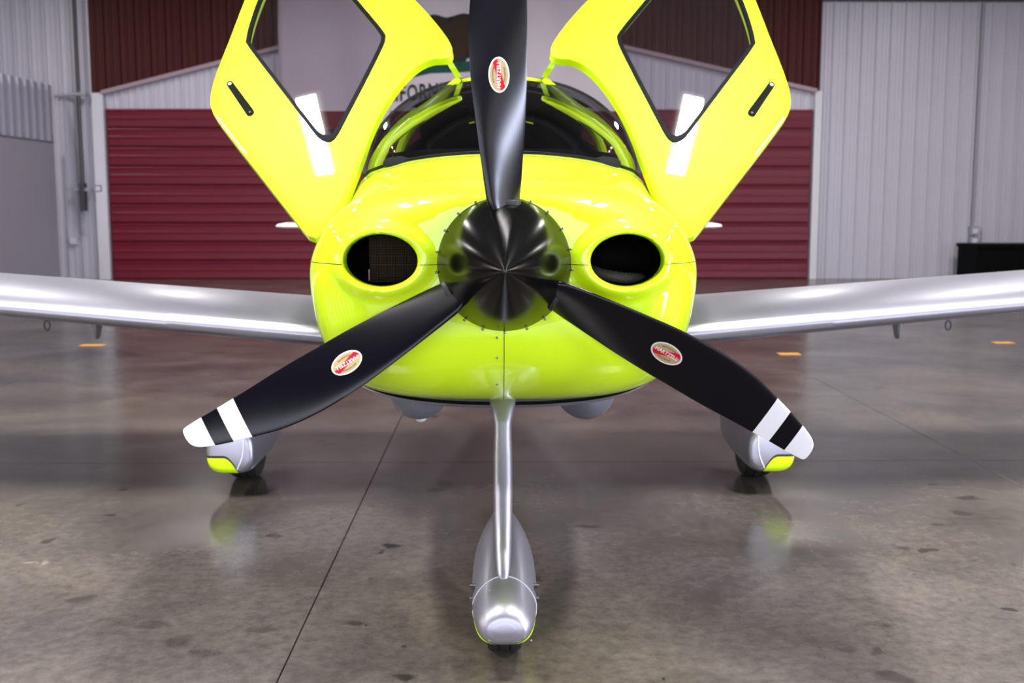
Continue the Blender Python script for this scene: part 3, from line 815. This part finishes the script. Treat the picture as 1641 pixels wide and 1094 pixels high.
def resample(loop, n):
    """points of a closed loop by angle about the window centre"""
    P_ = np.array(loop); a = np.unwrap(np.arctan2(P_[:, 1] - wcen[1], P_[:, 0] - wcen[0]))
    if a[-1] < a[0]: P_ = P_[::-1]; a = np.unwrap(np.arctan2(P_[:, 1] - wcen[1], P_[:, 0] - wcen[0]))
    a = np.append(a, a[0] + 2 * PI); P_ = np.vstack([P_, P_[:1]])
    base_a = a[0]; out = []
    a2 = np.maximum.accumulate(a)
    for k in range(n):
        t = -PI + 2 * PI * k / n
        while t < a2[0]: t += 2 * PI
        while t > a2[0] + 2 * PI: t -= 2 * PI
        out.append((float(np.interp(t, a2, P_[:, 0])), float(np.interp(t, a2, P_[:, 1]))))
    return out
ND = 200
OR = resample(oc, ND); IR = resample(wc, ND)
def bulge(a, b):
    u = (a - .45) / .62; v_ = (b - wcen[1] + .05) / .60
    return .075 * (1 - .55 * u * u - .55 * v_ * v_)
def dpt(a, b, off=0.0):
    return PCc + ex * a + ey * b + nrm * (bulge(a, b) + off)
def mir(p, sg): return Vector((p.x * (-sg), p.y, p.z))      # sg -1: left as built, +1: mirrored
for sg in (-1, 1):
    K = 14; rows = []
    rows.append([mir(dpt(*OR[j], -.045), sg) for j in range(ND)])
    rows.append([mir(dpt(*OR[j], -.012), sg) for j in range(ND)])
    for k in range(K + 1):
        u = k / K
        r_ = []
        for j in range(ND):
            a = lerp(OR[j][0], IR[j][0], u); b = lerp(OR[j][1], IR[j][1], u)
            r_.append(mir(dpt(a, b, -.008 * max(0, 1 - u * K * .8) ** 2), sg))
        rows.append(r_)
    rows.append([mir(dpt(*IR[j], -.02), sg) for j in range(ND)])
    rows.append([mir(dpt(*IR[j], -.045), sg) for j in range(ND)])
    v, f = grid(rows, closed_u=True, closed_v=True)
    door = MB().add(v, f).build('cabin_door', 'lime_paint', plane)
    door['label'] = ('open lime cabin door raised on the %s of the fuselage' % ('left' if sg < 0 else 'right'))
    # seal frame, glass, inner trim
    rows = []
    for off, sc_ in ((-.004, 1.035), (.004, 1.02), (.004, .965), (-.006, .955)):
        rows.append([mir(dpt(wcen[0] + (p[0] - wcen[0]) * sc_, wcen[1] + (p[1] - wcen[1]) * sc_, off), sg) for p in IR])
    v, f = grid(rows, closed_v=True); MB().add(v, f).build('window_seal', 'seal_black', door)
    rows = []
    for k in range(10):
        sc_ = .985 * (1 - k / 9.5)
        rows.append([mir(dpt(wcen[0] + (p[0] - wcen[0]) * sc_, wcen[1] + (p[1] - wcen[1]) * sc_, -.006), sg) for p in IR])
    v, f = grid(rows, closed_v=True); f.append(tuple(9 * ND + k for k in range(ND)))
    mesh('window_pane', v, f, 'door_glass', door)
    # handle
    h0 = np.array(onplane(376, 151)); h1 = np.array(onplane(408, 196)); hd = (h1 - h0); hl = np.linalg.norm(hd); hd /= hl; hn = np.array((-hd[1], hd[0]))
    out = []
    r0, r1 = .0135, .0165
    for k in range(13): a = PI / 2 + PI * k / 12; out.append(h0 + hd * r0 * math.cos(a) + hn * r0 * math.sin(a))
    for k in range(13): a = -PI / 2 + PI * k / 12; out.append(h1 + hd * r1 * math.cos(a) + hn * r1 * math.sin(a))
    c_ = np.mean(out, axis=0); rows = []
    for sc_, off in ((1.0, -.002), (1.0, .006), (.94, .0075), (.72, .0075), (.66, .005), (.3, .005)):
        rows.append([mir(dpt(*(c_ + (p - c_) * (sc_ if sc_ > .9 else 1) - (np.array((0, 0)) if sc_ > .9 else (p - (h0 + hd * min(max((p - h0).dot(hd), 0), hl))) * (1 - sc_))), off), sg) for p in out])
    v, f = grid(rows, closed_v=True); n_ = len(out); f.append(tuple(5 * n_ + k for k in range(n_)))
    MB().add(v, f).build('door_handle', 'duct_black', door)
    for hp_, rr in ((h0 + hd * .002, .008), (h1, .005)):
        rows = [[mir(dpt(*(hp_ + np.array((math.cos(a), math.sin(a))) * rr * s_), .006 + .003 * (1 - s_)), sg) for a in [2 * PI * k / 16 for k in range(16)]] for s_ in (1, .8, .4, .02)]
        v, f = grid(rows, closed_v=True); o = MB().add(v, f).build('lock', 'pale_seam' if rr > .006 else 'screw', door)
    # placard tick near the handle
    p0 = np.array(onplane(361, 139)); p1 = np.array(onplane(368, 145)); mb = MB()
    mb.tube([mir(dpt(*p0, .001), sg), mir(dpt(*p1, .001), sg)], .001, 4); mb.tube([mir(dpt(*np.array(onplane(360, 140)), .001), sg), mir(dpt(*np.array(onplane(363, 135)), .001), sg)], .001, 4)
    mb.build('placard_mark', 'placard_ink', door)
    # hinge arm
    a0, a1 = at(713, 97, 4.66), at(730, 124, 4.70)
    b0, b1 = at(722, 94, 4.66), at(740, 124, 4.70)
    rows = []
    for (p, q) in ((a0, b0), (a0.lerp(a1, .5) + Vector((0, -.004, 0)), b0.lerp(b1, .5) + Vector((0, -.004, 0))), (a1, b1)):
        rows.append([mir(w_, sg) for w_ in (p, p + Vector((0, .02, 0)), q + Vector((0, .02, 0)), q)])
    v, f = grid(rows, closed_v=True); f += [(0, 1, 2, 3), (8, 9, 10, 11)]
    MB().add(v, f).build('hinge_arm', 'lime_paint', door, smooth=False)

# --- wings
def wing_station(x):
    """x, LE y, chord, z of chord line, thickness ratio"""
    c = lerp(1.34, .86, (x - .6) / 5.2); z = .765 + .062 - .045 + (x - .8) * math.tan(math.radians(5.2)) - .012 * (x - .8) / 5
    return 4.80 + .015 * (x - .8), c, z, .150 * (1 - .03 * x)
def wing_rows(xs, sg, u0, u1, dz=0, droop=0, drop=0):
    rows = []
    for x in xs:
        Y0, c, z, t_ = wing_station(x); th = lambda u: 5 * t_ * (.2969 * math.sqrt(u) - .126 * u - .3516 * u * u + .2843 * u ** 3 - .1036 * u ** 4)
        cm = lambda u: .035 * 4 * u * (1 - u)
        us = [u0 + (u1 - u0) * .5 * (1 - math.cos(PI * k / 22)) if u0 == 0 else u0 + (u1 - u0) * k / 22 for k in range(23)]
        if u0 == 0: us = [u0 + (u1 - u0) * (k / 22) ** 2.0 for k in range(23)]
        up = [(u, cm(u) + th(u)) for u in us]; lo = [(u, cm(u) - th(u) * .95) for u in reversed(us)]
        r_ = []
        for u, w_ in up + lo:
            yy = u * c; zz = w_ * c
            if droop: d_ = u - u0; zz -= d_ * c * math.tan(droop); zz -= drop
            r_.append((sg * x, Y0 + yy, z + zz + dz + .01 * (1 - u)))
        rows.append(r_)
    v, f = grid(rows, closed_v=True); n_ = len(rows[0]); f += [tuple(range(n_)), tuple((len(rows) - 1) * n_ + k for k in range(n_))]
    return v, f
for sg in (-1, 1):
    side = 'left' if sg < 0 else 'right'
    xs = [.35, .6, .8, 1.0, 1.3, 1.6, 1.84]
    v, f = wing_rows(xs, sg, 0, .76); wg = MB().add(v, f).build('wing', 'silver_paint', plane); wg['label'] = 'silver wing on the %s side of the picture' % side
    v, f = wing_rows([1.84, 2.2, 2.8, 3.5, 4.4, 5.2, 5.75, 5.8], sg, 0, 1.0); MB().add(v, f).build('outer_wing', 'silver_paint', wg)
    v, f = wing_rows([.62, 1.0, 1.4, 1.835], sg, .765, 1.0, droop=math.radians(2), drop=.003); MB().add(v, f).build('flap', 'silver_paint', wg)
    # leading edge strip, thin raised cuff
    rows = []
    for x in [.80 + (1.50 - .80) * k / 10 for k in range(11)]:
        Y0, c, z, t_ = wing_station(x); r_ = []
        for k in range(11):
            u = .02 * (k / 10) ** 2 if k else 0
            th = 5 * t_ * (.2969 * math.sqrt(u)); cm = .14 * u
            r_.append((sg * x, Y0 + u * c - .003, z + (cm + th) * c + .012))
        r_ = [(sg * x, Y0 + .006, z + .01 - 5 * t_ * .2969 * math.sqrt(.006) * c * .9)] + r_
        rows.append(r_)
    v, f = grid(rows); MB().add(v, f).build('leading_edge_panel', 'silver_paint', wg)
    # tie-down ring and vent fin under the wing
    xr = abs(at(75 if sg < 0 else 1520, 508, 5.0).x)
    pr = at(75 if sg < 0 else 1520, 515, 5.0)
    mb = MB(); mb.tube([(pr.x, 5.0, pr.z + .03), (pr.x, 5.0, pr.z + .008)], .005, 8)
    mb.tube([(pr.x + .013 * math.cos(a), 5.0, pr.z - .018 + .022 * math.sin(a)) for a in [2 * PI * k / 20 for k in range(20)]], .0045, 6, closed=True)
    mb.build('tie_down_ring', 'pipe_dark', wg)
    pf = at(156 if sg < 0 else 1438, 517, 5.15); rows = []
    for dz, hw, c, dy in ((.04, .024, .10, 0), (0, .022, .09, .0), (-.045, .014, .07, .01), (-.072, .011, .055, .015), (-.08, .005, .03, .02)):
        rows.append([(pf.x - sg * dz * .12 + hw * math.cos(a), 5.15 + dy + c * .5 * math.sin(a), pf.z + dz) for a in [2 * PI * k / 20 for k in range(20)]])
    v, f = grid(rows, closed_v=True); f.append(tuple(80 + k for k in range(20)))
    MB().add(v, f).build('vent_fin', 'silver_paint', wg)
    # root fillet
    rows = []
    for k in range(7):
        u = k / 6; x = lerp(.60, .80, u); r_ = []
        Y0, c, z, t_ = wing_station(x); gp = (1 - u) ** 2
        for q in range(25):
            a = PI * (q / 24) + PI / 2
            rr_y = .10 + .02 * gp; rr_z = .082 + .02 * gp
            r_.append((sg * x, Y0 + .095 + rr_y * math.cos(a), z + .012 + rr_z * math.sin(a)))
        rows.append(r_)
    v, f = grid(rows); MB().add(v, f).build('wing_root_fairing', 'silver_paint', wg)

# --- landing gear
def pod(sections, cx, name, m, parent, n=64, e_=2.4, e_top=9):
    rows = []
    S_ = catmull(sections, 6)
    for Y, hw, z0, z1 in S_:
        hw = max(hw, .002); zc_ = (z0 + z1) / 2; hh = max((z1 - z0) / 2, .002)
        r_ = []
        for k in range(n):
            a = 2 * PI * k / n; c, s_ = math.cos(a), math.sin(a); p = 2 / (e_ if s_ < 0 else min(e_, e_top))
            zz = zc_ + hh * math.copysign(abs(s_) ** p, s_)
            tp = 1 - .22 * max(0, s_)
            r_.append((cx + hw * tp * math.copysign(abs(c) ** p, c), Y, zz))
        rows.append(r_)
    v, f = grid(rows, closed_v=True); f += [tuple(range(n)), tuple((len(rows) - 1) * n + k for k in range(n))]
    o = MB().add([(x - cx, y, z) for x, y, z in v], f).build(name, m, parent); o.location.x = cx
    o.data.shade_smooth(); return o, rows
def tyre(cx, Y, r, hw, parent):
    prof = [(-hw * .8, r * .62), (-hw, r * .78), (-hw * .92, r * .93), (-hw * .7, r * .985), (-hw * .36, r), (-hw * .34, r * .965), (-hw * .26, r * .965), (-hw * .24, r), (hw * .24, r), (hw * .26, r * .965), (hw * .34, r * .965), (hw * .36, r), (hw * .7, r * .985), (hw * .92, r * .93), (hw, r * .78), (hw * .8, r * .62)]
    rows = [[(cx + x, Y + q * math.cos(a), r - .001 + q * math.sin(a)) for x, q in prof] for a in [2 * PI * k / 48 for k in range(48)]]
    v, f = grid(rows, closed_u=True, closed_v=True); return MB().add(v, f).build('tyre', 'black_rubber', parent)
# nose gear: strut is the part, the rest hangs on it
path = [(3.56, .84, .052, .05), (3.50, .775, .049, .05), (3.455, .735, .043, .045), (3.42, .695, .033, .04), (3.40, .665, .0285, .036), (3.36, .58, .0300, .036), (3.30, .47, .0300, .036), (3.235, .37, .0275, .034), (3.165, .305, .0235, .030), (3.125, .268, .018, .022), (3.112, .250, .0105, .013), (3.108, .243, .004, .005)]
rows = []
for Y, z, hw, dp in catmull(path, 5):
    r_ = []
    for k in range(32):
        a = 2 * PI * k / 32; r_.append((hw * math.cos(a), Y + dp * math.sin(a) * (1 if math.sin(a) < 0 else 1.3), z))
    rows.append(r_)
v, f = grid(rows, closed_v=True); f += [tuple(range(32)), tuple((len(rows) - 1) * 32 + k for k in range(32))]
nose = MB().add(v, f).build('nose_gear_strut', 'silver_paint', plane); nose.data.shade_smooth(); nose.location.x = at(806, 800, 3.3).x
nx = at(808.5, 1000, 3.1).x
sec = [(2.946, .030, .150, .180), (2.953, .058, .124, .205), (2.980, .078, .108, .228), (3.03, .089, .100, .245), (3.10, .095, .096, .262), (3.20, .099, .094, .288), (3.32, .100, .095, .312), (3.48, .094, .11, .325), (3.65, .072, .14, .315), (3.85, .034, .19, .28), (3.96, .006, .235, .245)]
fr, rws = pod(sec, 0, 'wheel_fairing', 'nose_fairing_paint', nose, e_=3.0, e_top=2.15); fr.location.x = nx - nose.location.x
tyre(nx - nose.location.x, 3.215, .132, .055, nose)
S_ = catmull(sec, 6); kk = min(range(len(S_)), key=lambda i: abs(S_[i][0] - 3.115))
ring_ = rws[kk]; ring_ = [Vector(p) for p in ring_ if p[2] > .135]
ring_.sort(key=lambda p: math.atan2(p.z - .18, p.x))
zc_ = .13; ring_ = [Vector((p.x * 1.005, p.y - .10 * max(0, (.30 - p.z)) ** 1.0 * .5, p.z + .0005)) for p in ring_]
o = MB().tube(ring_, .0012, 6).build('fairing_seam', 'pale_seam', nose); o.location.x = nx - nose.location.x
# gaps and fasteners of the nose fairing
mb = MB(); mb.ell((nx - nose.location.x, 3.140, .258), (.030, .03, .014), 20, 10).build('strut_boot', 'duct_black', nose)
for dx, py, Y in ((-22, 945, 3.07), (22, 946, 3.07), (-46, 988, 3.06), (44, 988, 3.06), (45, 1024, 3.02)):
    p = at(806 + dx, py, Y); zrow = min(S_, key=lambda s_: abs(s_[0] - Y))
    screw((p.x - nose.location.x, p.y - .01, p.z), parent=nose)
for sx in (-1, 1):
    mb = MB()
    for zz, yy in ((.178, 3.17), (.215, 3.18)):
        mb.tube([(sx * .088, yy, zz), (sx * .106, yy, zz)], .005, 8)
    mb.box(min(sx * .092, sx * .100), max(sx * .092, sx * .100), 3.16, 3.18, .182, .212, 1)
    o = mb.build('axle_bolt', ['screw', 'pipe_dark'], nose); o.location.x = nx - nose.location.x
# main gear
msec = [(4.97, .075, .165, .29), (4.976, .100, .140, .32), (5.0, .114, .122, .35), (5.06, .120, .114, .38), (5.18, .122, .112, .405), (5.35, .124, .112, .43), (5.55, .118, .115, .43), (5.75, .09, .14, .40), (5.95, .04, .21, .34), (6.08, .006, .27, .29)]
for sg in (-1, 1):
    cx = sg * 1.283
    rows = []
    for x, z, hw, dp, Y in catmull([(1.25, .30, .05, .09, 5.44), (1.17, .40, .042, .085, 5.42), (1.03, .50, .035, .08, 5.40), (.88, .63, .035, .09, 5.38), (.72, .80, .045, .11, 5.36)], 5):
        rows.append([(sg * x + hw * math.cos(a), Y + dp * math.sin(a), z) for a in [2 * PI * k / 24 for k in range(24)]])
    v, f = grid(rows, closed_v=True); f += [tuple(range(24)), tuple((len(rows) - 1) * 24 + k for k in range(24))]
    leg = MB().add(v, f).build('main_gear_leg', 'silver_paint', plane)
    pd, rw = pod(msec, cx, 'wheel_fairing', 'fairing_paint_left' if sg < 0 else 'fairing_paint_right', leg, e_=3.3)
    tyre(cx + sg * .02, 5.42, .19, .070, leg)
    pts = []
    for k in range(0, 12):
        u = k / 11; zz = lerp(.46, .115, u); xi = cx - sg * (.040 + .03 * math.sin(PI * u) - .04 * max(0, u - .75) * 2)
        # front surface of the pod at that point
        best = None
        for row in rw:
            z_ = [p[2] for p in row]; x_ = [abs(p[0] - cx) for p in row]
            if min(z_) < zz < max(z_):
                xw = max(xx for xx, q in zip(x_, z_) if abs(q - zz) < .03) if any(abs(q - zz) < .03 for q in z_) else 0
                if xw > abs(xi - cx): best = row[0][1]; break
        if best: pts.append((xi, best - .002, zz))
    if len(pts) > 3: MB().tube(pts, .003, 6).build('fairing_seam', 'pale_seam', leg)

# --- belly details
for dx, nm in ((672, 'left'), (938, 'right')):
    c = at(dx, 640, 4.0); zb = at(dx, 672, 4.0).z
    MB().ell((c.x, 4.1, .715), (.128, .35, .715 - zb + .004), 32, 20).build('belly_fairing', 'grey_belly', fuselage)
c = at(674, 674, 4.0)
MB().ell((c.x, 4.02, c.z + .012), (.024, .024, .022), 16, 10).build('belly_beacon', 'beacon_clear', fuselage)
c = at(868, 648, 3.55)
MB().tube([(c.x, 3.55, c.z + .03), (c.x, 3.55, c.z - .004)], .0075, 12).build('drain_tube', 'beacon_clear', fuselage)

# --- propeller
hub = MB().tube([(0, 2.90, 0), (0, 3.03, 0)], .12, 32).build('propeller', 'black_paint', plane); hub.location = (0, 0, ZC)
# spinner: lathe
sp = [(2.663, .0), (2.6632, .004)] + [(2.6605 + d, .75 * d - .59 * d * d) for d in (.009, .015, .03, .05, .08, .11, .14, .17, .2, .23, .26, .29, .315, .335)] + [(2.998, .182)]
spc = catmull(sp, 4)
rows = [[(r * math.cos(a), Y, r * math.sin(a)) for a in [2 * PI * k / 96 for k in range(96)]] for Y, r in spc]
v, f = grid(rows, closed_v=True); spinner = MB().add(v, f).build('spinner', 'spinner_black', hub); spinner.data.shade_smooth()
def spin_r(Y): return float(np.interp(Y, [p[0] for p in spc], [p[1] for p in spc]))
# outline in px about the axis: r, w- (trailing), w+ (leading)
ol = [(60, -15, 15), (85, -20, 22), (99, -24, 27), (124, -27, 31), (174, -30.5, 38), (228, -34, 45), (284, -36, 51.5), (330, -36, 54), (370, -36.5, 54.5), (411, -36, 52), (450, -34.5, 46), (490, -33.5, 35.5), (521, -33, 27), (551, -33, 17.5), (568, -32.5, 11), (579, -32, 5), (585, -31, -1), (588, -28, -7), (589, -24, -13)]
olc = [tuple(p) for p in catmull(ol, 4)]
orr = [p[0] for p in olc]
def beta(r): return math.radians(float(np.interp(r, [60, 100, 180, 300, 450, 588], [38, 40, 33, 24, 17, 13])))
def thick(r): return float(np.interp(r, [60, 90, 120, 180, 300, 450, 560, 588], [30, 28, 22, 14, 9, 6, 4, 2]))
def prof_t(u):   # thickness envelope along the chord 0=LE 1=TE
    u = min(max(u, 0), 1); return 2.6 * (math.sqrt(u) * (1 - u) ** .8) * .72 if u < 1 else 0
def blade_front(r, w_):
    wm, wp = np.interp(r, orr, [p[1] for p in olc]), np.interp(r, orr, [p[2] for p in olc])
    ch = wp - wm; u = (wp - w_) / ch; b = beta(r)
    yc = -(w_ - 4) * math.tan(b)                    # leading side comes towards the viewer
    return (yc - thick(r) * .62 * prof_t(u) )
rows = []
NC = 18
for r, wm, wp in olc:
    ch = wp - wm; b = beta(r); loop = []
    us = [.5 * (1 - math.cos(PI * k / NC)) for k in range(NC + 1)]
    for u in us:
        w_ = wp - u * ch; loop.append((w_, blade_front(r, w_)))
    for u in reversed(us[1:-1]):
        w_ = wp - u * ch; loop.append((w_, -(w_ - 4) * math.tan(b) + thick(r) * .38 * prof_t(u)))
    rows.append([(-w_ * S, y * S, r * S) for w_, y in loop])
v, f = grid(rows, closed_v=True); n_ = len(rows[0]); f += [tuple(range(n_)), tuple((len(rows) - 1) * n_ + k for k in range(n_))]
YP = 2.955
blade_me = None; decal_me = None; plug_me = None
# decal: text frame (a along the radius, b towards the leading edge)
DR, DW = 297, 8
def dec(a, b, off):
    r = DR + a; w_ = DW + b; return (-w_ * S, blade_front(r, w_) * S - off, r * S)
dm = MB()
ra, rb = 27.5, 16.5
def disc(sa, sb, k, off):
    rows_ = [[dec(ra * sa * s_ * math.cos(a), rb * sb * s_ * math.sin(a), off) for a in [2 * PI * q / 48 for q in range(48)]] for s_ in (1, .75, .5, .25, .01)]
    v_, f_ = grid(rows_, closed_v=True); dm.add(v_, f_, k)
disc(1, 1, 0, .0006); disc(.90, .86, 1, .0009)
# red band, clipped to the inner ellipse
rows_ = []
for i in range(25):
    s_ = -1 + 2 * i / 24; row = []
    for j in range(5):
        a = s_ * 25.0; b_ = a * .30 + (-4.2 + 8.4 * j / 4)
        lim = rb * .86 * math.sqrt(max(0, 1 - (a / (ra * .90)) ** 2)); b_ = max(-lim, min(lim, b_))
        row.append(dec(a, b_, .0012))
    rows_.append(row)
v_, f_ = grid(rows_); dm.add(v_, f_, 2)
tv, tf = text_mesh('HARTZELL', 8.6, spacing=1.03)
dm.add([dec(a, b_, .0016) for a, b_, _ in tv], tf, 0)
tv, tf = text_mesh('BUILT ON HONOR', 3.0); dm.add([dec(a, b_ + 9.6 - a * a * .012, .0014) for a, b_, _ in tv], tf, 3)
tv, tf = text_mesh('PIQUA, OHIO USA', 3.0); dm.add([dec(a, b_ - 9.6 + a * a * .012, .0014) for a, b_, _ in tv], tf, 3)
for k, ang in enumerate((0.0, -120.0, 120.0)):
    rot = (0, math.radians(ang), 0)
    if blade_me is None:
        bl = MB().add(v, f).build('propeller_blade', 'blade_paint', hub); blade_me = bl.data; bl.data.shade_smooth()
        dc = dm.build('maker_decal', ['decal_white', 'gold', 'decal_red', 'decal_black'], hub, smooth=False); decal_me = dc.data
        # dark plug put in for the gap of the spinner cut-out at each root
        cu = MB()
        rows_ = [[(hw * .92 * math.cos(a), .014 + hw * .5 * math.sin(a), z) for a in [2 * PI * q / 32 for q in range(32)]] for z, hw in ((.10, .050), (.168, .050), (.176, .050), (.178, .047), (.179, .030))]
        v_, f_ = grid(rows_, closed_v=True); cu.add(v_, f_); cf = cu.build('root_gap_plug', 'black_rubber', hub); plug_me = cf.data
    else:
        bl = bpy.data.objects.new('propeller_blade', blade_me); dc = bpy.data.objects.new('maker_decal', decal_me); cf = bpy.data.objects.new('root_gap_plug', plug_me)
        for q in (bl, dc, cf): col.objects.link(q); q.parent = hub
    for q in (bl, dc, cf): q.location = (0, YP, 0); q.rotation_euler = rot
